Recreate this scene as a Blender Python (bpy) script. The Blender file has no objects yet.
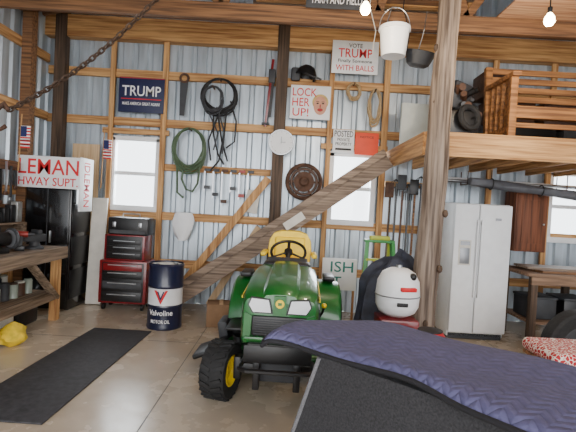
import bpy, bmesh, math, random
from mathutils import Vector, Matrix, Euler
random.seed(7)
R=math.radians
def L(r,g,b):
    f=lambda c:(c/255/12.92) if c/255<=.04045 else ((c/255+.055)/1.055)**2.4
    return (f(r),f(g),f(b))
# ---------------------------------------------------------------- materials
def mat(name,rgb,rough=.6,metal=0,var=.12,scale=9,bump=0,stretch=(1,1,1),emit=0,coat=0):
    m=bpy.data.materials.new(name); m.use_nodes=True
    nt=m.node_tree; n=nt.nodes; l=nt.links
    p=n['Principled BSDF']; c=L(*rgb)
    p.inputs['Roughness'].default_value=rough; p.inputs['Metallic'].default_value=metal
    if coat: p.inputs['Coat Weight'].default_value=coat
    tc=n.new('ShaderNodeTexCoord'); mp=n.new('ShaderNodeMapping'); mp.inputs['Scale'].default_value=stretch
    no=n.new('ShaderNodeTexNoise'); no.inputs['Scale'].default_value=scale; no.inputs['Detail'].default_value=6
    l.new(tc.outputs['Object'],mp.inputs['Vector']); l.new(mp.outputs[0],no.inputs['Vector'])
    cr=n.new('ShaderNodeValToRGB')
    cr.color_ramp.elements[0].position=.3; cr.color_ramp.elements[1].position=.72
    cr.color_ramp.elements[0].color=(*[x*(1-var*1.6) for x in c],1)
    cr.color_ramp.elements[1].color=(*[min(1,x*(1+var)) for x in c],1)
    l.new(no.outputs['Fac'],cr.inputs[0]); l.new(cr.outputs[0],p.inputs['Base Color'])
    if bump:
        b=n.new('ShaderNodeBump'); b.inputs['Strength'].default_value=bump; b.inputs['Distance'].default_value=.01
        l.new(no.outputs['Fac'],b.inputs['Height']); l.new(b.outputs[0],p.inputs['Normal'])
    if emit:
        p.inputs['Emission Color'].default_value=(*c,1); p.inputs['Emission Strength'].default_value=emit
    return m
def wood(name,rgb,rgb2,axis='x',rough=.7):
    s={'x':(.5,11,11),'y':(11,.5,11),'z':(11,11,.5)}[axis]
    m=mat(name,rgb,rough,0,.1,3,.25,s)
    cr=[x for x in m.node_tree.nodes if x.type=='VALTORGB'][0]
    cr.color_ramp.elements[0].color=(*L(*rgb2),1); cr.color_ramp.elements[1].color=(*L(*rgb),1)
    cr.color_ramp.elements[0].position=.36; cr.color_ramp.elements[1].position=.62
    return m
pineX=wood('pine_x',(208,162,106),(148,102,58),'x'); pineY=wood('pine_y',(206,160,106),(146,102,60),'y')
pineZ=wood('pine_z',(208,162,106),(148,102,58),'z')
darkW=wood('dark_wood',(92,72,56),(50,38,28),'z'); brownX=wood('brown_x',(138,98,64),(82,56,36),'x')
brownY=wood('brown_y',(126,90,60),(76,50,34),'y')
greyW=wood('weathered_wood',(152,132,114),(92,76,64),'x'); logW=wood('log_wood',(140,124,110),(74,60,50),'z')
cabW=wood('cabinet_wood',(128,76,50),(84,48,30),'z'); chairW=wood('chair_wood',(166,114,64),(104,66,34),'x')
roofW=wood('roof_deck_wood',(146,106,74),(88,60,40),'y')
tableW=wood('table_wood',(146,116,92),(92,70,54),'x'); benchW=wood('bench_wood',(146,126,106),(90,74,58),'y')
ply=wood('plywood',(208,180,142),(182,150,112),'z'); plyp=wood('plywood_sheet_mat',(214,176,140),(170,120,92),'x')
metalW=mat('corrugated_metal',(186,197,206),.34,.4,.16,3,0,(4,4,.5))
white=mat('white_paint',(232,234,236),.45,0,.03); offw=mat('offwhite',(214,210,200),.6,0,.06)
black=mat('black_plastic',(22,22,24),.4,0,.2); rubber=mat('rubber',(34,34,35),.8,0,.25,30,.3)
matM=mat('mat_rubber',(54,54,58),.65,0,.3,20,.2); gblack=mat('gloss_black',(15,15,17),.22,0,.2,coat=.5)
dkgrey=mat('dark_grey',(56,58,62),.6,0,.2); grey=mat('grey_metal',(140,142,146),.4,.6,.1)
steel=mat('steel',(175,178,182),.3,.85,.08); iron=mat('rusty_iron',(92,66,52),.75,.3,.35,14,.4)
green=mat('tractor_green',(16,98,36),.34,0,.12,5,coat=.4); yellow=mat('tractor_yellow',(236,202,28),.4,0,.08)
red=mat('red_paint',(176,24,28),.35,0,.08,coat=.4); dred=mat('dark_red_paint',(120,18,24),.35,0,.1,coat=.4); redtxt=mat('red_print',(206,26,34),.6,0,.02)
navy=mat('navy_print',(26,34,72),.55,0,.05); whitetxt=mat('white_print',(240,240,240),.6,0,.01)
orange=mat('orange_sheet',(226,74,44),.6,0,.04); blacktxt=mat('black_print',(18,18,18),.6,0,.02)
teal=mat('teal_print',(30,120,110),.6,0,.02); skin=mat('poster_skin',(206,150,124),.7,0,.08); pinkred=mat('poster_red',(170,50,50),.7,0,.04); hair=mat('poster_hair',(206,176,110),.7,0,.2,20)
hoseg=mat('green_hose',(78,98,72),.55,0,.15); cordm=mat('black_cord',(26,26,28),.6,0,.1); rope=mat('rope_tan',(176,150,112),.9,0,.2,60,.4)
lens=mat('headlight_lens',(226,230,234),.15,0,.05,coat=.8)
seatY=mat('seat_yellow',(242,206,24),.5,0,.05,20,.1)
felt=mat('black_carpet',(46,46,49),.95,0,.35,110,.6); feltg=mat('grey_carpet',(104,104,108),.95,0,.2,140,.5)
chainm=mat('chain_iron',(84,66,54),.6,.6,.3,30,.2); tarpm=mat('tarp_grey',(96,98,104),.55,0,.2,6,.3)
jacket=mat('tarp_navy_grey',(54,60,76),.65,0,.35,9,.8); gfib=mat('green_fiberglass',(60,140,70),.4,0,.08)
yelc=mat('yellow_cloth',(222,190,40),.8,0,.2,14,.5); beige=mat('galvanized',(170,172,170),.35,.6,.1)
foam=mat('foam_board',(200,206,200),.7,0,.05); ymark=mat('yellow_green',(180,190,60),.5); jar=mat('jar_glass',(150,160,150),.15,0,.1)
coffee=mat('can_red',(140,44,38),.4,.2); leather=mat('brown_leather',(84,56,40),.6,0,.3); card=mat('cardboard',(130,100,72),.8,0,.1)
bulbm=mat('bulb_glass',(255,236,190),.3,0,0,emit=25); flagblue=mat('flag_blue',(36,44,96),.8)

def floor_mat():
    m=mat('concrete_floor',(204,188,166),.3,0,.08,1.6,.04)
    nt=m.node_tree;n=nt.nodes;l=nt.links;p=n['Principled BSDF']
    cr=[x for x in n if x.type=='VALTORGB'][0]
    n2=n.new('ShaderNodeTexNoise'); n2.inputs['Scale'].default_value=4;n2.inputs['Detail'].default_value=9
    mx=n.new('ShaderNodeMix'); mx.data_type='RGBA'; mx.blend_type='MULTIPLY'; mx.inputs[0].default_value=.3
    tc=[x for x in n if x.type=='TEX_COORD'][0]
    l.new(tc.outputs['Object'],n2.inputs['Vector'])
    l.new(cr.outputs[0],mx.inputs[6]); l.new(n2.outputs['Fac'],mx.inputs[7]); l.new(mx.outputs[2],p.inputs['Base Color'])
    mr=n.new('ShaderNodeMapRange'); mr.inputs['To Min'].default_value=.08; mr.inputs['To Max'].default_value=.42
    l.new(n2.outputs['Fac'],mr.inputs['Value']); l.new(mr.outputs[0],p.inputs['Roughness'])
    return m
def quilt_mat():
    m=mat('quilted_blanket',(84,82,118),.85,0,.14,30)
    nt=m.node_tree;n=nt.nodes;l=nt.links;p=n['Principled BSDF']
    uv=n.new('ShaderNodeUVMap')
    sp=n.new('ShaderNodeSeparateXYZ'); l.new(uv.outputs[0],sp.inputs[0])
    def math_(op,a,b=None):
        q=n.new('ShaderNodeMath'); q.operation=op
        for i,v in enumerate((a,b)):
            if v is None: continue
            if isinstance(v,(int,float)): q.inputs[i].default_value=v
            else: l.new(v,q.inputs[i])
        return q.outputs[0]
    pp=math_('PINGPONG',sp.outputs[0],.055)
    s=math_('ADD',sp.outputs[1],math_('MULTIPLY',pp,.85))
    w=math_('PINGPONG',s,.026)
    h=math_('POWER',math_('MULTIPLY',w,38.4),.5)
    b=n.new('ShaderNodeBump'); b.inputs['Strength'].default_value=.7; b.inputs['Distance'].default_value=.008
    l.new(h,b.inputs['Height']); l.new(b.outputs[0],p.inputs['Normal'])
    cr=[x for x in n if x.type=='VALTORGB'][0]
    mx=n.new('ShaderNodeMix'); mx.data_type='RGBA'; mx.blend_type='MULTIPLY'; mx.inputs[0].default_value=.22
    l.new(cr.outputs[0],mx.inputs[6]); l.new(h,mx.inputs[7]); l.new(mx.outputs[2],p.inputs['Base Color'])
    return m
def bandana_mat():
    m=mat('bandana_print',(196,36,44),.8)
    nt=m.node_tree;n=nt.nodes;l=nt.links;p=n['Principled BSDF']
    v=n.new('ShaderNodeTexVoronoi'); v.feature='DISTANCE_TO_EDGE'; v.inputs['Scale'].default_value=30
    tc=[x for x in n if x.type=='TEX_COORD'][0]; l.new(tc.outputs['Object'],v.inputs['Vector'])
    cr=n.new('ShaderNodeValToRGB'); cr.color_ramp.interpolation='CONSTANT'
    cr.color_ramp.elements[0].color=(*L(235,225,215),1); cr.color_ramp.elements[1].position=.08; cr.color_ramp.elements[1].color=(*L(180,34,42),1)
    l.new(v.outputs['Distance'],cr.inputs[0]); l.new(cr.outputs[0],p.inputs['Base Color']); return m
def glass_mat():
    m=bpy.data.materials.new('window_glass'); m.use_nodes=True; nt=m.node_tree; n=nt.nodes; l=nt.links
    n.remove(n['Principled BSDF']); t=n.new('ShaderNodeBsdfTransparent'); t.inputs[0].default_value=(.97,.99,1,1)
    g=n.new('ShaderNodeBsdfGlossy'); g.inputs['Roughness'].default_value=.05
    x=n.new('ShaderNodeMixShader'); x.inputs[0].default_value=.04
    l.new(t.outputs[0],x.inputs[1]); l.new(g.outputs[0],x.inputs[2]); l.new(x.outputs[0],n['Material Output'].inputs[0]); return m
floorM=floor_mat(); quilt=quilt_mat(); bandana=bandana_mat(); glassM=glass_mat()
grass=mat('brightened_grass_ground',(226,230,222),.9,0,.1,2)  # outdoor grass coloured near white so the windows look brighter

# ---------------------------------------------------------------- builder
def T(x,y,z,rx=0,ry=0,rz=0): return Matrix.Translation((x,y,z))@Euler((R(rx),R(ry),R(rz))).to_matrix().to_4x4()
class B:
    def __init__(s,name): s.name=name;s.v=[];s.f=[];s.m=[];s.mats=[];s.M=Matrix();s.uv={}
    def mi(s,m):
        if m not in s.mats: s.mats.append(m)
        return s.mats.index(m)
    def add(s,vs,fs,m,M=None):
        o=len(s.v); X=s.M@M if M is not None else s.M
        s.v+=[X@Vector(v) for v in vs]; k=s.mi(m)
        for f in fs: s.f.append([i+o for i in f]); s.m.append(k)
        return s
    def bm(s,bm,m,M=None):
        bm.verts.index_update()
        s.add([v.co.copy() for v in bm.verts],[[v.index for v in f.verts] for f in bm.faces],m,M); bm.free(); return s
    def box(s,c,d,m,rot=(0,0,0),bev=0,M=None,seg=2):
        bev=min(bev,min(d)*.45)
        bm=bmesh.new(); bmesh.ops.create_cube(bm,size=1); bmesh.ops.scale(bm,vec=d,verts=bm.verts)
        if bev: bmesh.ops.bevel(bm,geom=bm.edges[:],offset=bev,segments=seg,affect='EDGES',profile=.5)
        X=T(*c,*rot)
        if M is not None: X=M@X
        return s.bm(bm,m,X)
    def box2(s,a,b,m,bev=0):
        return s.box([(a[i]+b[i])/2 for i in range(3)],[abs(b[i]-a[i]) for i in range(3)],m,bev=bev)
    def frame(s,p0,p1,up=(0,0,1)):
        p0=Vector(p0);p1=Vector(p1);z=(p1-p0).normalized();u=Vector(up)
        if abs(z.dot(u))>.98:u=Vector((0,1,0))
        x=u.cross(z).normalized();y=z.cross(x)
        return Matrix(((x.x,y.x,z.x,p0.x),(x.y,y.y,z.y,p0.y),(x.z,y.z,z.z,p0.z),(0,0,0,1))),(p1-p0).length
    def beam(s,p0,p1,w,h,m,up=(0,0,1)):
        F,l=s.frame(p0,p1,up); return s.box((0,0,l/2),(w,h,l),m,M=F)
    def lathe(s,prof,m,M=None,n=24):
        vs=[];fs=[];k=len(prof)
        for i in range(n):
            a=2*math.pi*i/n
            for r,z in prof: vs.append((r*math.cos(a),r*math.sin(a),z))
        for i in range(n):
            j=(i+1)%n
            for q in range(k-1): fs.append([i*k+q,j*k+q,j*k+q+1,i*k+q+1])
        return s.add(vs,fs,m,M)
    def cyl(s,p0,p1,r0,m,r1=None,n=14):
        r1=r0 if r1 is None else r1
        F,l=s.frame(p0,p1); return s.lathe([(0,0),(r0,0),(r1,l),(0,l)],m,F,n)
    def tube(s,pts,r,m,n=7,closed=False):
        pts=[Vector(p) for p in pts];N=len(pts);vs=[];fs=[]
        for i,p in enumerate(pts):
            a=pts[(i-1)%N] if (closed or i>0) else p; b=pts[(i+1)%N] if (closed or i<N-1) else p
            t=(b-a).normalized(); u=Vector((0,0,1)) if abs(t.z)<.9 else Vector((0,1,0))
            if i==0: x=u.cross(t).normalized()
            else: x=(px-t*px.dot(t)).normalized()
            px=x; y=t.cross(x)
            for k in range(n):
                q=2*math.pi*k/n; vs.append(p+x*math.cos(q)*r+y*math.sin(q)*r)
        for i in range(N if closed else N-1):
            j=(i+1)%N
            for k in range(n): fs.append([i*n+k,i*n+(k+1)%n,j*n+(k+1)%n,j*n+k])
        if not closed: fs.append(list(range(n))[::-1]); fs.append([(N-1)*n+k for k in range(n)])
        return s.add(vs,fs,m)
    def torus(s,Rr,r,m,M=None,n=28,k=8,sx=1,sy=1):
        vs=[];fs=[]
        for i in range(n):
            a=2*math.pi*i/n
            for j in range(k):
                b=2*math.pi*j/k; q=Rr+r*math.cos(b)
                vs.append((q*math.cos(a)*sx,q*math.sin(a)*sy,r*math.sin(b)))
        for i in range(n):
            for j in range(k): fs.append([i*k+j,((i+1)%n)*k+j,((i+1)%n)*k+(j+1)%k,i*k+(j+1)%k])
        return s.add(vs,fs,m,M)
    def sph(s,c,r,m,n=20,k=12,M=None):
        if isinstance(r,(int,float)): r=(r,r,r)
        X=Matrix.Translation(c)@Matrix.Diagonal((*r,1))
        if M is not None: X=M@X
        return s.lathe([(math.sin(math.pi*i/k),-math.cos(math.pi*i/k)) for i in range(k+1)],m,X,n)
    def rings(s,rs,m,cap=True,M=None):
        n=len(rs[0]);vs=[p for r in rs for p in r];fs=[]
        for i in range(len(rs)-1):
            for k in range(n): fs.append([i*n+k,i*n+(k+1)%n,(i+1)*n+(k+1)%n,(i+1)*n+k])
        if cap: fs.append(list(range(n))[::-1]); fs.append([(len(rs)-1)*n+k for k in range(n)])
        return s.add(vs,fs,m,M)
    def prism(s,poly,y0,y1,m,M=None):
        return s.rings([[(x,y0,z) for x,z in poly],[(x,y1,z) for x,z in poly]],m,True,M)
    def text(s,body,w,h,m,M,ext=.002,bend=None):
        cu=bpy.data.curves.new('t','FONT'); cu.body=body; cu.align_x='CENTER'; cu.align_y='CENTER'; cu.extrude=.01; cu.offset=.006; cu.resolution_u=3
        ob=bpy.data.objects.new('t',cu); bpy.context.scene.collection.objects.link(ob)
        dg=bpy.context.evaluated_depsgraph_get(); me=bpy.data.meshes.new_from_object(ob.evaluated_get(dg))
        vs=[v.co.copy() for v in me.vertices]; fs=[list(p.vertices) for p in me.polygons]
        bpy.data.objects.remove(ob); bpy.data.curves.remove(cu); bpy.data.meshes.remove(me)
        x0=min(v.x for v in vs);x1=max(v.x for v in vs);y0=min(v.y for v in vs);y1=max(v.y for v in vs)
        out=[]
        for v in vs:
            x=(v.x-(x0+x1)/2)/(x1-x0)*w; z=(v.y-(y0+y1)/2)/(y1-y0)*h; y=-ext if v.z>0 else ext
            if bend: a=x/bend; out.append(((bend-y)*math.sin(a),-(bend-y)*math.cos(a),z))
            else: out.append((x,y,z))
        return s.add(out,fs,m,M)
    def build(s,parent=None):
        me=bpy.data.meshes.new(s.name)
        lo=Vector([min(v[i] for v in s.v) for i in range(3)]);hi=Vector([max(v[i] for v in s.v) for i in range(3)])
        o=Vector(((lo.x+hi.x)/2,(lo.y+hi.y)/2,lo.z))
        me.from_pydata([v-o for v in s.v],[],s.f)
        for m in s.mats: me.materials.append(m)
        me.polygons.foreach_set('material_index',s.m)
        bm=bmesh.new();bm.from_mesh(me);bmesh.ops.remove_doubles(bm,verts=bm.verts,dist=1e-5);bmesh.ops.recalc_face_normals(bm,faces=bm.faces);bm.to_mesh(me);bm.free()
        me.polygons.foreach_set('use_smooth',[True]*len(me.polygons)); me.set_sharp_from_angle(angle=R(34))
        ob=bpy.data.objects.new(s.name,me); ob.location=o; bpy.context.scene.collection.objects.link(ob); return ob

# ---------------------------------------------------------------- room
BY=6.9; LX=-3.75; RX=6.5; FY=-3
def ztop(x):
    return 4.35+(x-LX)/(1.4-LX)*1.2 if x<1.4 else 4.35+(RX-x)/(RX-1.4)*1.2
WIN=[(-2.36,1.95,.72,1.08),(.94,1.90,.68,1.06),(4.33,1.80,.78,1.04)]
def ribbed(name,horizontal,a,b,pos,sign,wins=(),top=None):
    o=B(name); x=a
    prof=[(0,0),(.13,0),(.15,1),(.20,1)]
    brk=[]
    while x<b:
        for dx,d in prof:
            if x+dx<b: brk.append((x+dx,d))
        x+=.225
    brk.append((b,0))
    for w in wins:
        for e in (w[0]-w[2]/2,w[0]+w[2]/2): brk.append((e,None))
    brk.sort(key=lambda q:q[0]); last=0; bb=[]
    for q,d in brk:
        if d is None: d=last
        last=d; bb.append((q,d*.035))
    for (x0,d0),(x1,d1) in zip(bb,bb[1:]):
        mid=(x0+x1)/2; t0=top(x0) if top else 4.35; t1=top(x1) if top else 4.35
        zr=[(0,0,t0,t1)]
        for w in wins:
            if abs(mid-w[0])<w[2]/2: zr=[(0,0,w[1]-w[3]/2,w[1]-w[3]/2),(w[1]+w[3]/2,w[1]+w[3]/2,t0,t1)]
        for za,zb,zc,zd in zr:
            if horizontal: vs=[(x0,pos+d0,za),(x1,pos+d1,zb),(x1,pos+d1,zd),(x0,pos+d0,zc)]
            else: vs=[(pos+sign*d0,x0,za),(pos+sign*d1,x1,zb),(pos+sign*d1,x1,zd),(pos+sign*d0,x0,zc)]
            o.add(vs,[[0,1,2,3]],metalW)
    return o.build()
ribbed('wall_back',True,LX,RX,BY,1,WIN,ztop)
ribbed('wall_left',False,FY,BY,LX,-1); ribbed('wall_right',False,FY,BY,RX,1)
o=B('floor'); o.box2((LX,FY,-.12),(RX,BY+.03,0),floorM); o.build()
o=B('trim_1') # control joints in the slab
for x in (-.95,2.6): o.box2((x,FY,0),(x+.007,BY-.2,.0015),dkgrey)
for y in (2.2,5.0): o.box2((LX+.1,y,0),(RX-.1,y+.006,.0015),dkgrey)
o.build()
o=B('ground'); o.box2((-30,7.2,-.5),(30,40,-.3),grass); o.build()
o=B('ceiling')
rt=1.4
o.add([(LX-.1,FY,4.33),(rt,FY,5.56),(rt,BY+.1,5.56),(LX-.1,BY+.1,4.33),(LX-.1,FY,4.4),(rt,FY,5.63),(rt,BY+.1,5.63),(LX-.1,BY+.1,4.4)],
      [[0,1,2,3],[7,6,5,4],[0,4,5,1],[3,2,6,7]],roofW)
o.add([(RX+.1,FY,4.33),(rt,FY,5.56),(rt,BY+.1,5.56),(RX+.1,BY+.1,4.33),(RX+.1,FY,4.4),(rt,FY,5.63),(rt,BY+.1,5.63),(RX+.1,BY+.1,4.4)],
      [[3,2,1,0],[4,5,6,7],[1,5,4,0],[7,6,2,3]],roofW)
o.build()
# wall framing
y=BY-.025
o=B('trim_2')
for z in (3.46,2.74,1.34,.62): o.box2((LX+.02,y-.04,z-.07),(RX-.02,y+.02,z+.05),pineX)
o.box2((-1.93,y-.04,2.02),(-.3,y+.02,2.12),pineX)
o.box2((LX,y-.14,3.93),(RX,y+.02,4.25),pineX)
for x,w in ((-2.74,.07),(-1.95,.08),(.55,.07),(1.38,.09),(3.88,.08),(4.79,.08),(3.0,.08)):
    o.box2((x-w/2,y-.085,0),(x+w/2,y-.041,3.93),pineZ)
for w in WIN:
    o.box2((w[0]-.5,y-.08,w[1]+w[3]/2+.05),(w[0]+.5,y-.041,w[1]+w[3]/2+.13),pineX)
o.build()
for k,(x,w) in enumerate(((-3.5,.16),(-.2,.17))):
    o=B('trim_%d'%(k+3)); o.box2((x-w/2,y-.17,0),(x+w/2,y-.042,4.3),darkW); o.build()
o=B('trim_5')
for z in (3.6,2.74,1.6,.7): o.box2((LX+.01,3,z-.06),(LX+.06,BY-.1,z+.06),pineY)
for yy in (6.15,4.6): o.box2((LX+.061,yy-.07,0),(LX+.19,yy+.07,4.3),brownX)
o.build()
for i,w in enumerate(WIN):
    o=B('window_%d'%(i+1)); X,Z,W,H=w
    f=.055
    for a,b in (((X-W/2-.02,BY-.07,Z-H/2),(X-W/2+f,BY+.03,Z+H/2)),((X+W/2-f,BY-.07,Z-H/2),(X+W/2+.02,BY+.03,Z+H/2)),
                ((X-W/2-.02,BY-.07,Z+H/2-f),(X+W/2+.02,BY+.03,Z+H/2+.02)),((X-W/2-.02,BY-.08,Z-H/2-.03),(X+W/2+.02,BY+.03,Z-H/2+f)),
                ((X-W/2+f,BY-.04,Z-.03),(X+W/2-f,BY+.02,Z+.03))): o.box2(a,b,white,.006)
    o.box2((X-W/2+f,BY+.0,Z-H/2+f),(X+W/2-f,BY+.004,Z+H/2-f),glassM)
    o.build()
# roof structure
o=B('roof_truss_framing')
for yy in (6.55,5.9,5.2,4.4,3.6,2.8,1.6,.4,-.8,-2):
    o.beam((LX+.05,yy,4.22),(1.4,yy,5.44),.18,.05,brownX,(0,1,0)); o.beam((RX-.05,yy,4.22),(1.4,yy,5.44),.18,.05,brownX,(0,1,0))
for k in range(9):
    t=k/8; o.box2((LX+.2+t*4.9,FY,4.39+t*1.15-.07),(LX+.3+t*4.9,BY-.1,4.39+t*1.15-.02),brownY)
for yy in (5.2,4.1,1.9,-1):
    o.box2((LX+.06,yy-.03,3.68),(RX-.06,yy+.03,3.86),pineX if yy!=5.2 else brownX)
    for a,b in ((-2.6,-1.7),(-.9,-1.7),(-.9,.1),(.9,.1),(.9,1.4),(1.9,1.4),(1.9,2.8),(3.7,2.8),(3.7,4.6)):
        o.beam((a,yy,3.84),(b,yy,ztop(b)-.1),.09,.04,brownX,(0,1,0))
o.box2((LX+.06,5.97,3.98),(RX-.06,6.03,4.14),brownX)
o.build()
o=B('lumber_stack')
for k in range(7):
    o.box2((-.6+.1*random.random(),5.35+k*.15,4.145),(2.0+.5*random.random(),5.46+k*.15,4.2+.02*(k%3)),[greyW,brownX,pineX][k%3])
o.build()
o=B('plywood_sheet'); o.box2((2.25,4.0,3.862),(4.6,5.28,3.88),plyp); o.build()

# ---------------------------------------------------------------- loft
LXa,LYa,LZ=1.42,4.75,2.45
o=B('loft_deck')
o.box2((LXa,LYa,LZ-.03),(RX-.05,BY-.2,LZ),ply)
o.box2((LXa-.02,LYa-.05,LZ-.25),(RX-.05,LYa,LZ-.001),pineX)
o.box2((LXa-.045,LYa,LZ-.24),(LXa,BY-.2,LZ-.001),pineY)
x=LXa+.4
while x<RX-.1:
    o.box2((x-.02,LYa,LZ-.22),(x+.02,BY-.2,LZ-.03),pineY); x+=.42
o.build()
o=B('log_post')
rs=[]
for k in range(22):
    z=k*.24; r=.132-.0018*k+.005*math.sin(k*1.7); cx=1.40+.028*z+.004*math.sin(k); cy=4.55
    rs.append([(cx+r*(1+.05*math.sin(3*a+k*.4))*math.cos(a),cy+r*(1+.04*math.cos(2*a+k*.3))*math.sin(a),z) for a in [2*math.pi*i/20 for i in range(20)]])
o.rings(rs,logW)
for k in range(6): o.sph((1.42+.015*k+.11*math.cos(-1.6+k),4.55+.12*math.sin(-1.6+k*.3),.5+k*.55),(.028,.03,.04),darkW,8,6)
o.build()
# staircase of weathered planks
o=B('wooden_staircase')
a=Vector((-1.64,0,.12)); b=Vector((1.31,0,2.29))
for yy in (6.08,6.5):
    o.beam((a.x,yy,a.z),(b.x,yy,b.z),.23,.045,greyW,(0,1,0))
    o.beam((a.x+.0,yy-.045,a.z+.13),(b.x-.06,yy-.045,b.z+.09),.09,.04,greyW,(0,1,0))
for k in range(1,11):
    p=a.lerp(b,k/11); o.box2((p.x-.11,6.105,p.z-.02),(p.x+.11,6.475,p.z+.02),greyW)
p=a.lerp(b,.585); o.box((p.x,6.02,p.z-.0),(.3,.006,.11),offw,(0,-36.3,0))
o.build()
o=B('leaning_plank'); o.beam((-1.72,6.66,.06),(-.32,6.68,1.98),.11,.035,pineZ,(0,1,0)); o.build()
o=B('leaning_plank'); o.beam((-1.1,6.61,.06),(-.42,6.63,1.25),.1,.03,ply,(0,1,0)); o.build()
o=B('leaning_board'); o.beam((-2.76,6.5,.01),(-2.79,6.68,1.55),.22,.03,offw,(0,1,0)); o.build()
o=B('leaning_board'); o.beam((-3.06,6.76,.01),(-3.09,6.8,2.35),.4,.02,ply,(0,1,0)); o.build()

# ---------------------------------------------------------------- riding tractor
def tire(o,X,r,w,hub,lug=True,n=36):
    o2=[(r*.55,-w*.42),(r*.72,-w*.5),(r*.92,-w*.48),(r*.99,-w*.34),(r,0),(r*.99,w*.34),(r*.92,w*.48),(r*.72,w*.5),(r*.55,w*.42)]
    o.lathe(o2,rubber,X,n)
    o.lathe([(r*.56,-w*.42),(r*.5,-w*.44),(r*.46,-w*.2),(r*.12,-w*.16),(r*.12,-w*.3),(0,-w*.3)],hub,X,24)
    o.lathe([(r*.56,w*.42),(r*.5,w*.44),(r*.46,w*.2),(r*.12,w*.16),(r*.12,w*.3),(0,w*.3)],hub,X,24)
    if lug:
        N=int(2*math.pi*r/.06)
        for i in range(N):
            for sg in (-1,1):
                A=Matrix.Rotation(2*math.pi*(i+.5*(sg>0))/N,4,'Z')
                o.box((r*1.0,0,sg*w*.23),(.016,.026,w*.42),rubber,(sg*22,0,0),M=X@A)
o=B('riding_lawn_tractor'); o.M=T(-.01,3.62,0,0,0,-2)
for sx in (-1,1):
    tire(o,Matrix.Translation((sx*.46,0,.235))@Matrix.Rotation(R(-14),4,'Z')@Matrix.Rotation(R(90),4,'Y'),.227,.21,yellow)
    tire(o,Matrix.Translation((sx*.45,1.28,.36))@Matrix.Rotation(R(90),4,'Y'),.345,.28,yellow)
o.box((0,0,.27),(.66,.08,.08),black,bev=.01)
for sx in (-1,1): o.box((sx*.33,0,.27),(.06,.1,.18),black,bev=.01)
o.box((0,.55,.38),(.34,1.5,.2),black,bev=.01)
o.cyl((-.4,1.28,.36),(.4,1.28,.36),.06,black)
secs=[(-.335,.24,.60,.895),(-.325,.268,.57,.925),(-.28,.287,.55,.955),(-.15,.295,.54,.985),(.12,.297,.54,1.015),(.42,.292,.54,1.04),(.66,.275,.54,1.05)]
rs=[]
for yy,w,z0,z1 in secs:
    h=z1-z0
    half=[(w*.96,z0),(w,z0+h*.12),(w*1.0,z0+h*.55),(w*.985,z0+h*.78),(w*.93,z0+h*.9),(w*.74,z0+h*.955),(w*.46,z0+h*.955),(w*.38,z0+h*1.01),(w*.12,z0+h*1.03)]
    rs.append([(x,yy,z) for x,z in half]+[(-x,yy,z) for x,z in half[::-1]])
o.rings(rs,green)
o.box((0,-.345,.705),(.40,.03,.15),black,bev=.012)
for k in range(7): o.box((0,-.362,.65+k*.018),(.37,.012,.006),dkgrey)
for sx in (-1,1):
    P=[(.05,.80),(.2,.80),(.236,.86),(.215,.915),(.075,.905)]
    P=[(sx*x,z) for x,z in (P if sx>0 else P[::-1])]
    o.prism(P,-.32,-.35,black)
    c=(sx*.152,.858); P2=[(c[0]+(x-c[0])*.88,c[1]+(z-c[1])*.86) for x,z in P]
    o.prism(P2,-.348,-.36,lens)
    o.box((sx*.3,.12,.72),(.012,.46,.15),black,bev=.004)
    for k in range(8): o.box((sx*.307,-.07+k*.055,.72),(.008,.016,.13),dkgrey,(20,0,0))
    o.box((sx*.297,.12,.9),(.008,.66,.02),yellow,(3,0,0))
    o.prism([(sx*.2,.78),(sx*.255,.80),(sx*.262,.62),(sx*.21,.6)][::sx],-.32,-.36,green)
o.prism([(-.045,.93),(.045,.93),(.05,.79),(-.05,.79)],-.33,-.356,green)
o.cyl((0,-.352,.875),(0,-.364,.875),.032,yellow)
o.box((0,-.366,.875),(.028,.005,.02),green)
o.box((0,-.345,.612),(.52,.06,.035),green,bev=.014)
o.box((0,-.36,.5),(.5,.03,.13),black,bev=.01); o.box((0,-.28,.56),(.44,.18,.03),black)
for sx in (-1,1): o.box((sx*.15,-.32,.35),(.05,.08,.24),black,bev=.008)
o.box((0,-.2,.33),(.36,.1,.16),dkgrey,bev=.02)
o.tube([(-.26,-.2,.40),(-.27,-.4,.40),(-.22,-.44,.40),(.22,-.44,.40),(.27,-.4,.40),(.26,-.2,.40)],.018,black)
o.box((0,.76,.8),(.46,.22,.5),black,bev=.04); o.box((0,.8,1.02),(.4,.2,.06),dkgrey,(20,0,0),bev=.02)
S=T(0,.98,1.12,34,0,0); o.cyl((0,.84,.98),(0,.97,1.11),.025,black)
o.torus(.175,.015,black,S); o.lathe([(0,-.02),(.045,-.02),(.04,.02),(0,.025)],black,S)
for a in (90,210,330): o.beam(S@Vector((0,0,0)),S@Vector((.17*math.cos(R(a)),.17*math.sin(R(a)),0)),.03,.012,black)
for sx in (-1,1):
    o.box((sx*.38,.78,.42),(.3,.55,.03),black,bev=.01)
    rs=[]
    for k in range(9):
        a=R(172-k*19); cy=1.28+.42*math.cos(a); cz=.44+.38*math.sin(a)
        rs.append([(sx*.25,cy,cz),(sx*.54,cy,cz-.02),(sx*.565,cy*1.0,cz-.06),(sx*.25,cy,cz-.03)])
    o.rings(rs,green)
    o.box((sx*.28,1.3,.72),(.05,.6,.3),green,bev=.01)
    o.box((sx*.44,1.28,.84),(.12,.3,.05),black,bev=.015)
o.box((0,1.3,.78),(.56,.62,.16),green,bev=.03)
o.box((0,1.2,.93),(.48,.44,.12),seatY,bev=.05,seg=4)
rs=[]
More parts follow.
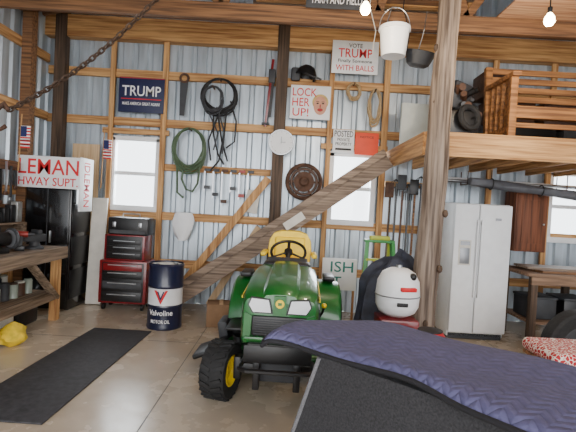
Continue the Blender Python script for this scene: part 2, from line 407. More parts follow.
for yy,s_ in ((1.40,.97),(1.43,1),(1.5,1),(1.53,.92)):
    prof=[(.19,.92),(.235,.98),(.245,1.1),(.235,1.2),(.19,1.28),(.1,1.31)]
    rs.append([(x*s_,yy+(z-.92)*.15,1.1+(z-1.1)*s_) for x,z in prof]+[(-x*s_,yy+(z-.92)*.15,1.1+(z-1.1)*s_) for x,z in prof[::-1]])
o.rings(rs,seatY)
o.box((0,1.425,1.13),(.34,.05,.22),seatY,(-9,0,0),bev=.02,seg=3)
for sx in (-1,1): o.box((sx*.27,1.28,1.07),(.06,.3,.05),seatY,bev=.02)
o.box((0,.62,.2),(1.1,.5,.13),green,bev=.05,seg=3); o.box((-.68,.64,.2),(.3,.36,.05),black,(0,-22,0),bev=.02)
o.box((-.6,.95,.3),(.1,.3,.22),dkgrey,(0,-10,0),bev=.03)
for sx in (-.4,.4): o.cyl((sx,.62,.26),(sx,.62,.34),.07,black)
for sx in (-.5,.5): o.cyl((sx-.02,.33,.08),(sx+.02,.33,.08),.055,black)
o.tube([(.3,.6,.5),(.36,.56,.62),(.37,.52,.68)],.012,black); o.sph((.37,.52,.69),.025,yellow,10,6)
o.build()

# ---------------------------------------------------------------- foreground blanket on carpeted box
def poly(pts,n):
    pts=[Vector((*p,0)) for p in pts]; E=[pts[0]*2-pts[1]]+pts+[pts[-1]*2-pts[-2]]
    out=[]
    seg=len(pts)-1
    for i in range(n+1):
        t=i/n*seg; k=min(int(t),seg-1); f=t-k; p0,p1,p2,p3=E[k:k+4]
        out.append(.5*((2*p1)+(p2-p0)*f+(2*p0-5*p1+4*p2-p3)*f*f+(3*p1-p0-3*p2+p3)*f**3))
    return out
nu,nv=70,26
F=poly([(-.1,2.38),(.1,2.3),(.5,1.95),(.76,1.6),(1.1,1.12),(1.36,.75)],nu)
K=poly([(.05,2.68),(.42,2.80),(.83,2.66),(1.40,2.14),(1.78,1.64),(2.08,1.25)],nu)
vs=[];uvs=[];s=0
for i in range(nu+1):
    if i: s+=((F[i]-F[i-1]).length+(K[i]-K[i-1]).length)/2
    Wb=(K[i]-F[i]).length
    for j in range(nv+1):
        p=F[i].lerp(K[i],j/nv); t=Wb*j/nv
        z=.915+.006*math.sin(s*9+t*3)+.007*math.sin(t*12-s*5)+.018*math.exp(-((s-.5)/.25)**2)*(t/Wb)
        ed=max(0,.05-t)/.05; z-=.03*ed*ed
        ed=max(0,.07-s)/.07; z-=.03*ed*ed
        ed=max(0,t-(Wb-.06))/.06; z-=.04*ed*ed
        vs.append((p.x,p.y,z)); uvs.append((s,t-Wb/2+1))
fs=[[i*(nv+1)+j,(i+1)*(nv+1)+j,(i+1)*(nv+1)+j+1,i*(nv+1)+j+1] for i in range(nu) for j in range(nv)]
me=bpy.data.meshes.new('quilted_moving_blanket'); me.from_pydata(vs,[],fs); me.materials.append(quilt)
ul=me.uv_layers.new(name='UVMap')
for lp in me.loops: ul.data[lp.index].uv=uvs[lp.vertex_index]
for p in me.polygons: p.use_smooth=True
qb=bpy.data.objects.new('quilted_moving_blanket',me); bpy.context.scene.collection.objects.link(qb)
md=qb.modifiers.new('thick','SOLIDIFY'); md.thickness=.018; md.offset=-1
per=[i*(nv+1) for i in range(nu+1)]; per2=[nu*(nv+1)+j for j in range(1,nv+1)]; per3=[i*(nv+1)+nv for i in range(nu-1,-1,-1)]; per4=[j for j in range(nv-1,0,-1)]
o=B('binding'); o.tube([Vector(vs[k])+Vector((0,0,-.01)) for k in per+per2+per3+per4],.013,mat('binding_black',(22,22,28),.85,0,.2),8,True)
bd=o.build(); bd.parent=qb
u=Vector((.73,-.683,0)); n_=Vector((.683,.73,0)); P0=Vector((.19,2.21,0))
bl=lambda s,t: P0+u*s+n_*t
o=B('carpeted_utility_box')
def ring(z,s0,s1,t0,t1): return [(*bl(s0,t0).xy,z),(*bl(s1,t0).xy,z),(*bl(s1,t1).xy,z),(*bl(s0,t1).xy,z)]
o.rings([ring(0,-.27,1.62,-.02,.62),ring(.858,0,1.62,0.01,.6)],felt)
e=[(*bl(-.275,-.02).xy,0.0),(*bl(-.275,.62).xy,0.0),(*bl(-.006,.6).xy,.858),(*bl(-.006,0.01).xy,.858)]
o.add(e,[[0,1,2,3]],feltg)
o.tube([bl(-.27,-.022)+Vector((0,0,.012)),bl(-.002,.006)+Vector((0,0,.85))],.011,feltg)
o.build()

o=B('rubber_floor_mat'); o.box((-1.92,4.19,.008),(.69,2.27,.014),matM,(0,0,-1.5),.004); o.build()
# ---------------------------------------------------------------- oil drum
o=B('oil_drum'); o.M=T(-1.475,5.6,0,0,0,0)@Matrix.Diagonal((1,1,1.07,1)); r=.21
whiteD=mat('drum_white',(222,224,228),.35,0,.04,coat=.3); navyD=mat('drum_navy',(22,28,56),.35,0,.08,coat=.4)
o.lathe([(0,.015),(r-.01,.015),(r,0),(r+.006,.02),(r,.04),(r,.24),(r+.008,.26),(r,.28)],navyD,n=36)
o.lathe([(r,.28),(r,.47)],whiteD,n=36)
o.lathe([(r,.47),(r+.008,.49),(r,.51),(r,.7),(r+.006,.73),(r-.008,.75),(r-.014,.73)],navyD,n=36); o.lathe([(r-.014,.73),(0,.73)],offw,n=36)
o.cyl((.1,.05,.73),(.1,.05,.75),.03,steel); o.cyl((-.1,-.05,.73),(-.1,-.05,.745),.02,steel)
o.text('V',.17,.15,redtxt,T(0,0,.38),bend=r+.012); o.text('V',.09,.1,navy,T(0,0,.395),bend=r+.016)
o.text('Valvoline',.3,.06,whitetxt,T(0,0,.2),bend=r+.006)
o.text('MOTOR OIL',.24,.04,whitetxt,T(0,0,.1),bend=r+.006)
o.build()
# ---------------------------------------------------------------- tool chest
o=B('rolling_tool_chest'); o.M=T(-2.25,6.42,0)
for sx in (-.27,.27):
    for sy in (-.13,.13): o.cyl((sx-.015,sy,.045),(sx+.015,sy,.045),.045,black)
o.box((0,0,.4),(.66,.38,.6),dred,bev=.012); o.box((0,-.19,.4),(.58,.02,.54),black,bev=.005)
for k,z in enumerate((.2,.36,.5,.61)):
    o.box((0,-.205,z),(.54,.015,.1 if k else .14),[black,dkgrey,black,dred][k],bev=.004); o.box((0,-.218,z+.03),(.4,.014,.012),steel)
o.box((0,.0,.88),(.56,.34,.36),dred,bev=.012); o.box((0,-.168,.88),(.5,.02,.32),black,bev=.004)
for z in (.78,.87,.96): o.box((0,-.182,z),(.46,.012,.065),black,bev=.003); o.box((0,-.192,z+.015),(.3,.012,.01),steel)
o.box((.03,0,1.18),(.56,.32,.24),black,bev=.02); o.tube([(-.1,0,1.3),(-.1,0,1.35),(.14,0,1.35),(.14,0,1.3)],.01,steel)
for sx in (-.16,.2): o.box((sx,-.165,1.2),(.05,.02,.07),steel,bev=.005)
o.box((.03,-.162,1.1),(.5,.01,.05),dkgrey)
o.build()
o=B('tall_storage_cabinet'); o.M=T(-3.23,6.36,0)
o.box((0,0,.93),(.62,.6,1.82),gblack,bev=.012); o.box((0,-.31,.93),(.58,.02,1.7),gblack,bev=.008)
o.box((0,-.322,.93),(.01,.004,1.66),dkgrey); o.box((.05,-.33,1.0),(.02,.03,.16),steel,bev=.005)
for sx in (-.27,.27): o.box((sx,0,.012),(.05,.5,.024),black)
for z in (.35,.8,1.25): o.box((.313,0,z),(.006,.54,.4),black,bev=.002)
o.build()
o=B('highway_superintendent_sign'); o.M=T(-3.2,5.98,0)
o.box((0,0,1.86),(.84,.02,.42),white,bev=.004); o.text('LEMAN',.80,.2,redtxt,T(0,-.012,1.93)); o.text('HWAY SUPT.',.79,.11,redtxt,T(0,-.012,1.735))
o.box((.41,.2,1.72),(.02,.38,.72),white,bev=.003); o.text('IDLEMAN',.6,.16,redtxt,T(.422,.2,1.72)@Matrix.Rotation(R(90),4,'Z')@Matrix.Rotation(R(90),4,'Y'))
o.build()
# ---------------------------------------------------------------- left workbench
o=B('wooden_workbench')
o.box2((LX+.2,2.9,.86),(-2.77,5.7,.92),benchW); o.box2((-2.81,2.9,.78),(-2.765,5.7,.9),benchW)
o.box2((LX+.22,2.95,.33),(-2.85,5.6,.37),benchW); o.box2((-2.87,2.95,.27),(-2.83,5.6,.36),benchW)
for yy in (3.0,4.4,5.62):
    for x in (LX+.27,-2.87): o.box2((x-.045,yy-.045,0),(x+.045,yy+.045,.86),pineZ)
o.beam((-2.82,5.55,.3),(-2.82,4.9,.84),.04,.09,benchW,(1,0,0))
o.build()
def canr(o,x,y,z,r,h,m,lid=None):
    o.M=T(x,y,z); o.lathe([(0,0),(r,0),(r,.01),(r*.97,.015),(r*.97,h-.015),(r,h-.01),(r,h),(r*.9,h),(r*.88,h-.006),(0,h-.006)],m,n=18)
    if lid: o.lathe([(r*.8,h-.006),(r*.85,h+.015),(0,h+.018)],lid,n=18)
    o.M=Matrix()
o=B('paint_can_assortment')
cols=[offw,leather,dkgrey,beige,jar,dkgrey,white,jar]
yy=3.6
while yy<5.5:
    canr(o,-3.0-.12*random.random(),yy,.371,.045+.02*random.random(),.11+.08*random.random(),random.choice(cols),random.choice(cols)); yy+=.15
yy=3.7
while yy<5.4:
    canr(o,-3.28-.1*random.random(),yy,.371,.06+.02*random.random(),.14+.1*random.random(),random.choice(cols),random.choice(cols)); yy+=.2
o.build()
o=B('bench_vise'); o.M=T(-2.97,5.3,.921,0,0,60)
o.lathe([(0,0),(.1,0),(.1,.02),(.06,.04),(.05,.09),(0,.09)],dkgrey); o.box((0,0,.13),(.24,.1,.09),dkgrey,bev=.015)
o.box((-.16,0,.15),(.06,.16,.1),dkgrey,bev=.01); o.box((.02,0,.2),(.05,.16,.05),dkgrey,bev=.008); o.cyl((-.3,0,.12),(-.1,0,.12),.015,steel); o.cyl((-.28,-.1,.12),(-.28,.1,.12),.008,steel)
o.build()
o=B('bench_grinder'); o.M=T(-3.05,4.72,.921,0,0,70)
o.box((0,0,.03),(.2,.16,.06),black,bev=.01); o.cyl((-.12,0,.15),(.12,0,.15),.075,black)
for sx in (-.17,.17): o.cyl((sx-.018,0,.15),(sx+.018,0,.15),.095,grey); o.torus(.1,.02,dkgrey,T(sx,0,.15,0,90,0),20,6)
o.build()
o=B('cordless_drill'); o.M=T(-2.98,5.02,.921,0,0,25); o.box((0,0,.03),(.1,.07,.06),black,bev=.01); o.beam((0,0,.05),(.01,0,.17),.045,.05,black); o.cyl((-.08,0,.19),(.08,0,.19),.035,coffee); o.cyl((.08,0,.19),(.14,0,.19),.022,dkgrey,.012); o.build()
o=B('tool_organizer'); o.M=T(-3.38,4.85,.921)
o.box2((-.13,-.6,0.26),(.05,.9,.28),benchW); o.box2((-.13,-.6,0),(.05,-.57,.26),benchW); o.box2((-.13,.87,0),(.05,.9,.26),benchW); o.box2((-.13,-.57,.0),(-.11,.87,.26),benchW)
for k in range(11):
    y0=-.5+k*.13; h=.12+.16*random.random(); o.box((-.03,y0,.281+h/2),(.09,.08+.03*random.random(),h),random.choice([black,dkgrey,black,beige,black,dkgrey,black]),bev=.012)
for k in range(8):
    o.box((-.03,-.48+k*.17,.06+.03*(k%3)),(.12,.11,.12+.06*(k%3)),random.choice([black,dkgrey,coffee,black]),bev=.01)
o.build()
o=B('spray_bottle_assortment')
for k in range(6):
    x=-2.95-.25*random.random(); y0=3.2+k*.2; canr(o,x,y0,.921,.03,.13+.07*random.random(),random.choice([black,dkgrey,coffee,white,beige]),black)
o.build()
o=B('hanging_hand_tools')
o.box2((LX+.195,4.3,1.3),(LX+.215,5.9,1.42),brownY); o.box2((LX+.195,4.3,1.85),(LX+.215,5.9,1.97),brownY)
for k in range(15):
    y0=4.38+k*.1; zz=1.95-.05*(k%3); h=.2+.25*random.random()
    o.beam((LX+.235,y0,zz),(LX+.235,y0+.01,zz-h),.02,.022,random.choice([black,steel,black,dkgrey,leather])); o.box((LX+.235,y0,zz-h),(.03,.06,.05),random.choice([black,dkgrey,steel,leather]),bev=.008)
o.build()
o=B('plastic_bucket'); canr(o,-3.1,4.9,0,.14,.28,offw); o.build()
o=B('black_storage_bin'); o.box((-3.2,5.3,.12),(.4,.4,.22),black,bev=.03); o.box((-3.2,5.3,.245),(.43,.43,.03),dkgrey,bev=.01); o.build()
o=B('yellow_rags')
rs=[]
for k in range(7):
    a=k/6; rr=.13*math.sin(math.pi*(.12+.84*a))
    rs.append([(-2.76+rr*(1+.25*math.sin(3*q+k))*math.cos(q),4.6+rr*1.2*(1+.2*math.cos(4*q+k*2))*math.sin(q),.003+a*.24) for q in [2*math.pi*i/18 for i in range(18)]])
o.rings(rs,yelc); o.build()
# chain
o=B('hanging_chain')
p0=Vector((-2.52,4.0,2.3));p1=Vector((-1.12,4.0,3.5)); N=36; pts=[]
for k in range(N+1):
    t=k/N; p=p0.lerp(p1,t); p.z-=.12*math.sin(math.pi*t)+.0; pts.append(p)
for k in range(N):
    Fm,l=o.frame(pts[k],pts[k+1],(0,1,0))
    o.torus(.02,.008,chainm,Fm@Matrix.Translation((0,0,l/2))@Matrix.Rotation(R(90*(k%2)),4,'Z')@Matrix.Rotation(R(90),4,'X'),12,5,1,1.6)
o.tube([p1,(-1.1,4.0,4.88)],.01,chainm); o.tube([p0,(-2.56,4,2.36),(-2.62,4,2.3),(-2.66,4,2.2),(-2.6,4,2.12),(-2.54,4,2.16)],.02,iron)
o.tube([p0,(-2.9,4.0,2.5),(LX+.02,4,2.74)],.012,chainm)
o.build()
# ---------------------------------------------------------------- wall signs
WY=BY-.12
def sign(name,X,Z,W,H,y=WY,face=white,rot=0):
    o=B(name); o.M=T(X,y,Z,0,rot,0); o.box((0,0,0),(W,.012,H),face,bev=.002); return o
o=sign('campaign_sign',-2.29,3.12,.68,.52,face=navy); o.text('TRUMP',.58,.15,whitetxt,T(0,-.008,.06)); o.box((0,-.008,-.06),(.6,.004,.012),redtxt); o.text('MAKE AMERICA GREAT AGAIN!',.56,.045,whitetxt,T(0,-.008,-.13))
o.box((0,-.007,.25),(.67,.003,.008),redtxt); o.build()
o=sign('novelty_campaign_sign',.86,3.82,.68,.48,y=6.68)
o.text('VOTE',.2,.06,blacktxt,T(0,-.008,.17)); o.text('TRUMP',.5,.13,redtxt,T(0,-.008,.06)); o.text('Finally Someone',.5,.06,blacktxt,T(0,-.008,-.06)); o.text('WITH BALLS',.56,.08,redtxt,T(0,-.008,-.155)); o.build()
o=sign('protest_poster',.24,3.15,.6,.5); o.text('LOCK',.36,.12,redtxt,T(-.09,-.008,.15)); o.text('HER',.26,.12,redtxt,T(-.14,-.008,0)); o.text('UP!',.24,.12,redtxt,T(-.14,-.008,-.15))
o.M=o.M@T(.15,-.006,-.04); o.sph((0,.002,.05),(.135,.005,.13),hair); o.sph((0,-.002,0),(.1,.007,.14),skin)
for sx in (-.04,.04): o.sph((sx,-.008,.03),(.02,.004,.01),blacktxt,8,6); o.box((sx,-.008,.055),(.045,.004,.008),blacktxt)
o.sph((0,-.008,-.065),(.042,.004,.024),pinkred,12,8); o.box((0,-.008,-.01),(.016,.004,.05),pinkred); o.build()
o=sign('no_trespassing_sign',.77,2.6,.32,.34); o.text('POSTED',.28,.09,blacktxt,T(0,-.008,.11)); o.text('PRIVATE\nPROPERTY',.24,.11,blacktxt,T(0,-.008,-.01)); o.box((0,-.007,-.12),(.24,.003,.03),blacktxt); o.build()
o=sign('orange_notice_sheet',1.12,2.58,.35,.33,y=6.79,face=orange); o.text('NOTICE',.2,.03,leather,T(0,-.008,.1)); o.build()
o=sign('metal_wall_sign',.42,3.93,.7,.2,y=5.12,face=dkgrey); o.text('FARM AND FIELD',.56,.09,whitetxt,T(0,-.008,0)); o.build()
o=B('letter_sign_board'); o.M=T(.72,5.95,.0); o.box((0,0,.72),(.46,.02,.42),white,bev=.003); o.text('ISH',.3,.14,teal,T(0.03,-.012,.82)); o.text('IT',.16,.12,teal,T(-.05,-.012,.63))
for sx in (-.2,.2): o.box((sx,.02,.36),(.03,.02,.72),pineZ)
o.build()
def flag(X,Y,Z,h0):
    o=B('small_american_flag'); o.M=T(X,Y,Z); o.cyl((-.02,0,h0),(.0,0,.42),.008,pineZ)
    for k in range(7):
        o.box((.06,-.01,.04*k),(.12,.006,.02),redtxt); o.box((.06,-.01,.02+.04*k),(.12,.006,.02),whitetxt)
    o.box((.04,-.015,.2),(.075,.006,.13),flagblue); o.build()
flag(-2.8,6.735,2.15,-.45); flag(-3.45,5.75,2.15,-.3)
# ---------------------------------------------------------------- hanging wall items
def coil(name,X,Z,rx,rz,r,m,n,y=WY,tails=()):
    o=B(name); pts=[]
    for k in range(n*26):
        a=2*math.pi*k/26+1.57; w=1-.02*math.sin(k*.37)-.16*((k//26)/max(1,n-1))
        pts.append((X+rx*w*math.cos(a)+.01*math.sin(k*.9),y-.03-.02*math.sin(k*.31)+.012*math.cos(k*1.1),Z+rz*(w*math.sin(a)+(1-w))))
    o.tube(pts,r,m,6)
    for t in tails: o.tube([(a,y-.03,b) for a,b in t],r,m,6)
    o.cyl((X,y+.08,Z+rz*.95),(X,y-.08,Z+rz*.97),.012,iron); return o.build()
coil('garden_hose_coil',-1.53,2.33,.25,.33,.016,hoseg,7,tails=[[(-1.6,2.1),(-1.62,1.9),(-1.55,1.75),(-1.45,1.72),(-1.38,1.85),(-1.36,2.1)],[(-1.7,2.1),(-1.68,1.7),(-1.58,1.62)]])
coil('extension_cord_coil',-1.12,3.15,.27,.27,.013,cordm,10,tails=[[(-1.2,3.0),(-1.18,2.6),(-1.1,2.3),(-1.0,2.15)],[(-1.0,3.0),(-1.02,2.6),(-1.08,2.2),(-1.2,2.05)],[(-.95,3.1),(-.85,2.8),(-.86,2.5),(-.98,2.4)],[(-1.1,2.95),(-1.25,2.5),(-1.2,2.2)],[(-1.15,3.0),(-1.05,2.5),(-.95,2.2)]])
coil('electrical_cord_coil',-1.2,3.08,.16,.2,.012,dkgrey,5,y=WY-.09,tails=[[(-1.1,2.9),(-1.0,2.6),(-1.02,2.3)],[(-1.25,2.9),(-1.1,2.6),(-1.15,2.35)]])
coil('rope_coil',1.2,3.12,.09,.27,.016,rope,4); coil('twine_coil',.88,3.34,.1,.12,.014,rope,5)
o=B('hand_saw'); o.M=T(-1.66,WY,3.15); o.add([(-.05,0,-.3),(.02,0,-.3),(.06,0,.2),(-.06,0,.2),(-.05,-.004,-.3),(.02,-.004,-.3),(.06,-.004,.2),(-.06,-.004,.2)],[[0,1,2,3],[7,6,5,4],[0,4,5,1],[1,5,6,2],[2,6,7,3],[3,7,4,0]],dkgrey); o.torus(.06,.018,leather,T(0,0,.26,90,0,0),16,6); o.build()
o=B('farm_jack'); o.M=T(-.38,WY-.03,3.25); o.box((0,0,0),(.035,.03,1.0),dred,bev=.003,rot=(0,4,0)); o.box((.03,0,.25),(.1,.06,.2),dkgrey,bev=.01); o.box((-.03,0,-.46),(.12,.08,.03),dkgrey,bev=.005); o.beam((.05,0,.2),(.02,0,-.35),.04,.03,black); o.build()
o=B('hanging_cap'); o.M=T(.16,WY-.05,3.55); o.lathe([(0,.13),(.08,.12),(.14,.05),(.16,-.04),(.15,-.05)],black,T(0,0,0,0,20,0),20); o.box((.1,-.1,-.05),(.26,.16,.02),black,(20,20,0),bev=.008); o.box((-.16,.02,0),(.14,.08,.2),dkgrey,bev=.03); o.build()
o=B('round_wall_gauge'); o.M=T(-.16,BY-.2,2.52,90,0,0); o.lathe([(0,0),(.185,0),(.19,.03),(.175,.04),(.165,.03),(0,.03)],white,n=36); o.torus(.18,.012,steel,T(0,0,.03),36,6)
o.box((0,.03,.034),(.01,.1,.004),grey); o.box((.03,0,.034),(.07,.008,.004),grey)
for k in range(12): o.box((.15*math.cos(k*math.pi/6),.15*math.sin(k*math.pi/6),.033),(.014,.005,.004),grey,(0,0,k*30))
o.build()
o=B('cast_iron_wheel'); o.M=T(.21,WY-.03,1.96,90,0,0); o.torus(.25,.03,iron,None,36,8); o.torus(.19,.02,leather,None,32,6)
o.lathe([(0,-.03),(.15,-.03),(.15,.02),(.08,.03),(.05,.06),(.03,.06),(.03,.03),(0,.03)],iron,n=28)
for k in range(6): o.box((.2*math.cos(k*math.pi/3),.2*math.sin(k*math.pi/3),0),(.12,.03,.02),iron,(0,0,k*60))
o.build()
o=B('hanging_plastic_bag'); rs=[]
for k in range(8):
    t=k/7; w=.05+.11*math.sin(math.pi*min(1,.25+t*.7)); rs.append([(-1.57+w*math.cos(q)*(1+.08*math.sin(5*q+k)),6.76+.05*math.sin(q),1.4-.42*t) for q in [2*math.pi*i/16 for i in range(16)]])
o.rings(rs,white); o.build()
o=B('wall_clamp_set')
for k in range(6):
    x=-1.28+k*.13; h=.3+.1*(k%3); o.box((x,WY-.02,2.04-h/2),(.02,.02,h),steel); o.box((x+.04,WY-.02,2.06),(.09,.03,.04),[black,dkgrey,leather,black,coffee,black][k]); o.box((x+.04,WY-.02,2.1-h),(.09,.03,.05),[black,dkgrey,leather,black,coffee,black][k])
o.build()
o=B('folded_white_sheets'); o.box((-.55,WY-.02,1.62),(.2,.05,.34),offw,(0,8,0),bev=.01); o.build()
o=B('hanging_bucket'); o.M=T(1.0,4.72,3.2); o.lathe([(0,0),(.12,0),(.125,.01),(.15,.25),(.155,.26),(.165,.265),(.165,.28),(.16,.3),(.148,.3),(.14,.26),(.112,.02),(0,.02)],white,n=30)
o.tube([(.16*math.cos(q),0,.29+.22*math.sin(q)) for q in [math.pi*i/14 for i in range(15)]],.005,steel); o.tube([(0,0,.5),(0,.2,.6),(0,.44,.52)],.006,steel); o.build()
o=B('hanging_wash_basin'); o.M=T(1.3,4.9,3.16,14,8,0); o.lathe([(0,0),(.08,0),(.12,.03),(.15,.12),(.165,.16),(.155,.165),(.14,.12),(.11,.04),(0,.015)],dkgrey,n=30); o.tube([(0,.15,.16),(0,.1,.4),(0,.2,.6)],.005,steel); o.build()
o=B('hanging_wires')
for x in (.82,1.2,1.6): o.tube([(x,5.16,4.2),(x-.03,5.14,3.9),(x+.05,5.1,3.6),(x+.02,5.08,3.35)],.006,offw if x<1 else cordm)
o.build()
for X,Y,Z in ((.58,4.0,3.37),(2.2,4.0,3.36)):
    o=B('light_bulb'); o.M=T(X,Y,Z); o.lathe([(0,-.06),(.03,-.055),(.046,-.025),(.042,.01),(.024,.04),(.018,.05)],bulbm,n=16); o.lathe([(.018,.05),(.02,.06),(.02,.1),(0,.1)],black,n=12); o.tube([(0,0,.1),(0,0,ztop(X)-Z-.1)],.006,black); o.build()
    ld=bpy.data.lights.new('bulb','POINT'); ld.energy=55; ld.color=(1,.82,.6); ld.shadow_soft_size=.06; lo=bpy.data.objects.new('bulb_light',ld); lo.location=(X,Y,Z-.14); bpy.context.scene.collection.objects.link(lo)
# ---------------------------------------------------------------- loft contents
o=B('slatted_wooden_bench'); o.M=T(2.38,4.95,LZ+.001)
W=1.7
for x in (0,W):
    o.box((x,.0,.35),(.08,.07,.7),chairW,bev=.006); o.box((x,.62,.49),(.08,.07,.98),chairW,bev=.006,rot=(-6,0,0)); o.box((x,.28,.7),(.1,.72,.05),chairW,bev=.01)
    for k in range(4): o.box((x,.12+k*.13,.38),(.03,.05,.6),chairW)
    o.box((x,.3,.12),(.04,.6,.06),chairW)
for k in range(6): o.box((W/2,.04+k*.1,.36),(W,.08,.025),chairW)
o.box((W/2,.0,.3),(W,.03,.12),chairW)
for k in range(5): o.box((W/2,.6+k*.018,.48+k*.115),(W,.025,.07),chairW,(-6,0,0))
o.box((W/2,.0,.16),(W,.03,.05),chairW)
o.build()
o=B('foam_insulation_board'); o.box((1.8,6.3,LZ+.33),(.62,.05,.64),foam,(0,0,4),.004); o.build()
o=B('stored_engine_parts'); o.M=T(1.98,5.6,LZ+.001)
o.box((0,0,.2),(.5,.42,.4),black,bev=.03)
for k in range(16):
    o.cyl((-.25+.5*random.random(),-.2,.25+.45*random.random()),(-.25+.5*random.random(),.25,.3+.4*random.random()),.02+.03*random.random(),random.choice([dkgrey,leather,iron,black]))
o.box((.02,.05,.6),(.3,.3,.34),dkgrey,(5,12,20),.04); o.torus(.13,.035,rubber,T(.1,-.25,.3,80,0,20),24,8)
o.build()
o=B('storage_crates')
for x,z,w in ((2.3,0,.5),(2.9,0,.6),(3.6,0,.6),(2.6,.36,.6),(3.3,.36,.55),(4.3,0,.6),(2.4,.72,.4)):
    o.box((x+.3,6.2,LZ+.002+z+.175),(w,.4,.34),random.choice([leather,dkgrey,brownX,black]),(0,0,random.uniform(-4,4)),.012)
o.build()
# ---------------------------------------------------------------- under loft
o=B('side_by_side_refrigerator'); o.M=T(2.48,5.72,0)@Matrix.Diagonal((.93,1,1,1))
o.box((0,.38,.89),(.78,.66,1.72),white,bev=.012); o.box((0,.1,.04),(.74,.1,.07),dkgrey)
o.box((-.225,.02,.92),(.325,.08,1.64),white,bev=.015); o.box((.168,.02,.92),(.44,.08,1.64),white,bev=.015)
for x in (-.085,-.03):
    o.box((x,-.045,1.05),(.022,.03,1.0),white,bev=.008)
    for z in (.58,1.5): o.box((x,-.03,z),(.022,.04,.04),white)
o.box((-.235,-.022,1.12),(.17,.012,.32),offw,bev=.004); o.box((-.235,-.028,1.08),(.13,.01,.2),grey,bev=.003); o.box((-.235,-.03,1.24),(.13,.008,.05),grey)
o.box((.2,-.022,1.56),(.08,.004,.03),grey)
for sx in (-.33,.33): o.box((sx,.2,.015),(.06,.1,.03),black)
o.box((0,.66,.02),(.7,.05,.04),black)
o.build()
o=B('wall_cabinet'); o.M=T(3.47,6.6,1.12); o.box((0,0,.43),(.46,.34,.86),cabW,bev=.006); o.box((0,-.175,.43),(.42,.02,.82),cabW,bev=.008); o.box((0,-.188,.43),(.28,.012,.62),cabW,bev=.006); o.sph((.17,-.195,.4),.016,steel,10,6); o.build()
o=B('rolled_tarp')
Fm,l=o.frame((2.45,6.15,2.06),(4.4,6.15,1.9))
o.rings([[Fm@Vector(((.07+.012*math.sin(q*3+k))*math.cos(q),(.06+.008*math.cos(q*2+k))*math.sin(q),l*k/12)) for q in [2*math.pi*i/16 for i in range(16)]] for k in range(13)],tarpm)
for k in (.15,.5,.85): o.torus(.074,.008,cordm,Fm@Matrix.Translation((0,0,l*k)),20,6)
for k in (.15,.85):
    p=Fm@Vector((0,0,l*k)); o.tube([p,(p.x,p.y,LZ-.225)],.006,cordm)
o.build()
o=B('pipe_rack')
for k in range(4): o.cyl((2.2,6.4+.05*k,2.08+.03*(k%2)),(5.2,6.4+.05*k,2.06),.02,[steel,white,iron,grey][k])
for x in (2.5,3.9,5.0): o.tube([(x,6.35,2.22),(x,6.35,2.03),(x,6.6,2.03),(x,6.6,2.22)],.008,iron)
o.build()
o=B('assembly_table'); o.M=T(3.95,5.95,0)
o.box((0,0,.9),(1.9,.85,.04),tableW,bev=.004); o.box((0,-.4,.83),(1.8,.03,.1),tableW)
for x in (-.85,.0,.85):
    for y0 in (-.36,.36): o.box((x,y0,.44),(.08,.08,.88),darkW)
o.box((0,0,.3),(1.75,.75,.03),tableW); o.box((.0,.0,.937),(1.5,.6,.03),brownX,(0,0,3)); o.box((-.3,-.05,.966),(1.1,.4,.025),greyW,(0,0,-3))
o.build()
o=B('storage_bins')
for x,c in ((3.3,dkgrey),(3.75,black),(4.25,dkgrey)): o.box((x,5.9,.32+.13),(.36,.4,.26),c,bev=.02); o.box((x,5.9,.32+.27),(.38,.42,.03),dkgrey,bev=.01)
o.build()
o=B('step_ladder'); o.M=T(1.13,5.5,0)
o.box((0,0,1.22),(.36,.14,.035),gfib,bev=.008)
for sx in (-1,1):
    o.beam((sx*.15,-.05,1.2),(sx*.22,-.3,.0),.045,.06,gfib); o.beam((sx*.13,.05,1.2),(sx*.19,.28,0),.03,.04,ymark)
for k in range(4):
    z=.25+k*.25; t=1-z/1.2; o.box((0,-.05-.25*t,z),(.32+.12*t,.08,.025),[ymark,steel,ymark,ymark][k])
o.box((0,-.02,1.26),(.24,.1,.05),ymark,bev=.01)
o.build()
o=B('garden_tool_rack')
o.box2((1.4,6.6,1.95),(2.05,6.68,2.03),pineX)
for k in range(7):
    x=1.45+k*.09; m=[darkW,black,leather,black,brownX,dkgrey,darkW][k]; o.beam((x,6.56,.05),(x+.02,6.57,1.9+.1*(k%2)),.026,.026,m)
    zz=1.98+.06*(k%3)
    if k%2:
        for q in range(5): o.tube([(x-.06+.03*q,6.55,zz-.22),(x-.06+.03*q,6.55,zz-.02),(x,6.55,zz+.02)],.006,black)
        o.box((x,6.55,zz-.1),(.14,.015,.02),black)
    else: o.box((x,6.55,zz-.08),(.13,.02,.22),[iron,dkgrey,black,iron][k//2],bev=.02)
o.build()
o=B('portable_air_compressor'); o.M=T(1.08,4.26,0)
o.lathe([(0,.60),(.1,.61),(.17,.65),(.2,.71),(.207,.82),(.195,.94),(.155,1.02),(.085,1.06),(0,1.07)],white,Matrix(),30)
o.torus(.207,.007,grey,T(0,0,.81),30,6); o.box((.05,-.195,.89),(.15,.04,.035),redtxt,(8,0,14),.006); o.box((.0,-.205,.75),(.1,.02,.035),blacktxt,(0,0,0),.006)
o.cyl((0,0,1.06),(0,0,1.09),.03,steel); o.sph((.1,-.13,1.0),.035,black,12,8)
o.box((0,0,.54),(.36,.34,.12),dred,bev=.02); o.box((.02,-.02,.3),(.3,.26,.36),black,bev=.03); o.cyl((.2,-.1,.36),(.3,-.1,.36),.08,red)
for sx in (-1,1): o.cyl((sx*.2-.03,.05,.13),(sx*.2+.03,.05,.13),.13,rubber,n=24); o.cyl((sx*.2-.035,.05,.13),(sx*.2+.035,.05,.13),.06,red)
o.box((0,-.14,.07),(.3,.04,.14),red,bev=.01)
o.build()
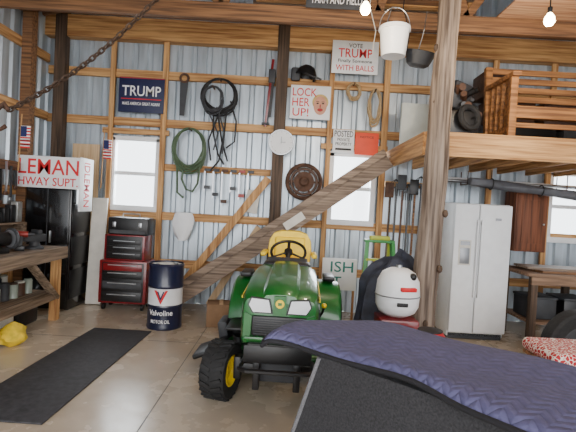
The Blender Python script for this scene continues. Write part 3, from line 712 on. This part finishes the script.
# crumpled tarp over stored gear
o=B('tarp_covered_equipment'); rs=[]
K2=18
for k in range(K2+1):
    t=k/K2; z=1.1*(1-t)+.02*t
    pr=min(1,(t/.2)**.5)
    row=[]
    for i in range(48):
        q=2*math.pi*i/48
        f=1+.07*math.sin(5*q+2.2*t)*(.4+t)+.06*math.sin(9*q-3*t)+.03*math.sin(13*q+7*t)
        rx=(.1+.2*pr+.06*t)*f; ry=(.06+.12*pr+.03*t)*f
        row.append((1.1+.05*(1-t)+rx*math.cos(q),4.84+ry*math.sin(q),z+(.07*math.sin(q+.2)*0+.06*math.cos(q-.3)+.04*math.sin(3*q))*(1-t)))
    rs.append(row)
o.rings(rs,jacket)
o.build()
o=B('small_gasoline_engine'); o.M=T(1.22,3.68,0)
o.box((0,0,.16),(.4,.34,.28),dkgrey,bev=.03); o.box((0,0,.42),(.3,.26,.24),red,bev=.03); o.lathe([(0,.53),(.12,.53),(.12,.6),(.1,.63),(0,.63)],red,n=20); o.lathe([(.04,.63),(.1,.632),(.1,.64),(0,.64)],black,n=20)
o.cyl((-.16,-.05,.42),(-.28,-.05,.42),.06,steel)
for sx in (-.2,.2): o.cyl((sx-.02,-.12,.08),(sx+.02,-.12,.08),.08,rubber)
o.build()
o=B('cushioned_stool'); o.M=T(2.36,3.66,0)
for sx in (-.2,.2):
    for sy in (-.2,.2): o.beam((sx*1.1,sy*1.1,0),(sx,sy,.44),.04,.04,chairW)
o.box((0,0,.45),(.5,.5,.03),chairW,bev=.01)
for s_ in (-1,1): o.box((0,s_*.2,.2),(.42,.03,.03),chairW)
o.box((0,0,.52),(.54,.52,.11),bandana,bev=.05,seg=4); o.build()
o=B('spare_wheel'); tire(o,Matrix.Translation((3.0,4.62,.345))@Matrix.Rotation(R(12),4,'Z')@Matrix.Rotation(R(90),4,'X')@Matrix.Rotation(R(8),4,'X'),.34,.17,dkgrey,False); o.build()
# clutter under stair
o=B('plastic_storage_tote'); o.box((-.3,6.35,.17),(.5,.34,.32),dkgrey,bev=.03); o.box((-.3,6.35,.345),(.54,.38,.04),black,bev=.015); o.build()
o=B('gasoline_can'); o.M=T(.35,6.3,0); o.box((0,0,.17),(.3,.2,.34),red,bev=.05,seg=3); o.cyl((.08,0,.34),(.12,0,.46),.025,ymark); o.tube([(-.1,0,.33),(-.1,0,.39),(.04,0,.39),(.04,0,.33)],.014,red); o.build()
o=B('cardboard_box'); o.box((-.8,5.8,.15),(.36,.3,.29),card,(0,0,8),.006); o.box((-.8,5.8,.297),(.05,.3,.004),ply,(0,0,8)); o.build()

# ---------------------------------------------------------------- light & camera
sc=bpy.context.scene
w=bpy.data.worlds.new('World'); sc.world=w; w.use_nodes=True
bg=w.node_tree.nodes['Background']; bg.inputs[0].default_value=(.95,.97,1,1); bg.inputs[1].default_value=5.0
def area(n,loc,rot,sx,sy,e,c):
    ld=bpy.data.lights.new(n,'AREA'); ld.shape='RECTANGLE'; ld.size=sx; ld.size_y=sy; ld.energy=e; ld.color=c
    ob=bpy.data.objects.new(n,ld); ob.location=loc; ob.rotation_euler=[R(q) for q in rot]; sc.collection.objects.link(ob)
area('door_daylight',(1,-2.8,2.3),(80,0,0),8,3.6,170,(1,.93,.84))
# daylight entering through each window
for X,Z,W,H in WIN: area('window_daylight',(X,BY+.12,Z),(-78,0,0),W-.12,H-.12,26,(.93,.97,1))
cd=bpy.data.cameras.new('Camera'); cam=bpy.data.objects.new('Camera',cd); sc.collection.objects.link(cam); sc.camera=cam
cd.sensor_width=36; cd.lens=36*450/576
cam.matrix_world=Matrix.Translation((0,0,1.6))@Matrix.Rotation(R(90-1.4),4,'X')@Matrix.Rotation(.055,4,'Z')
cd.clip_start=.05
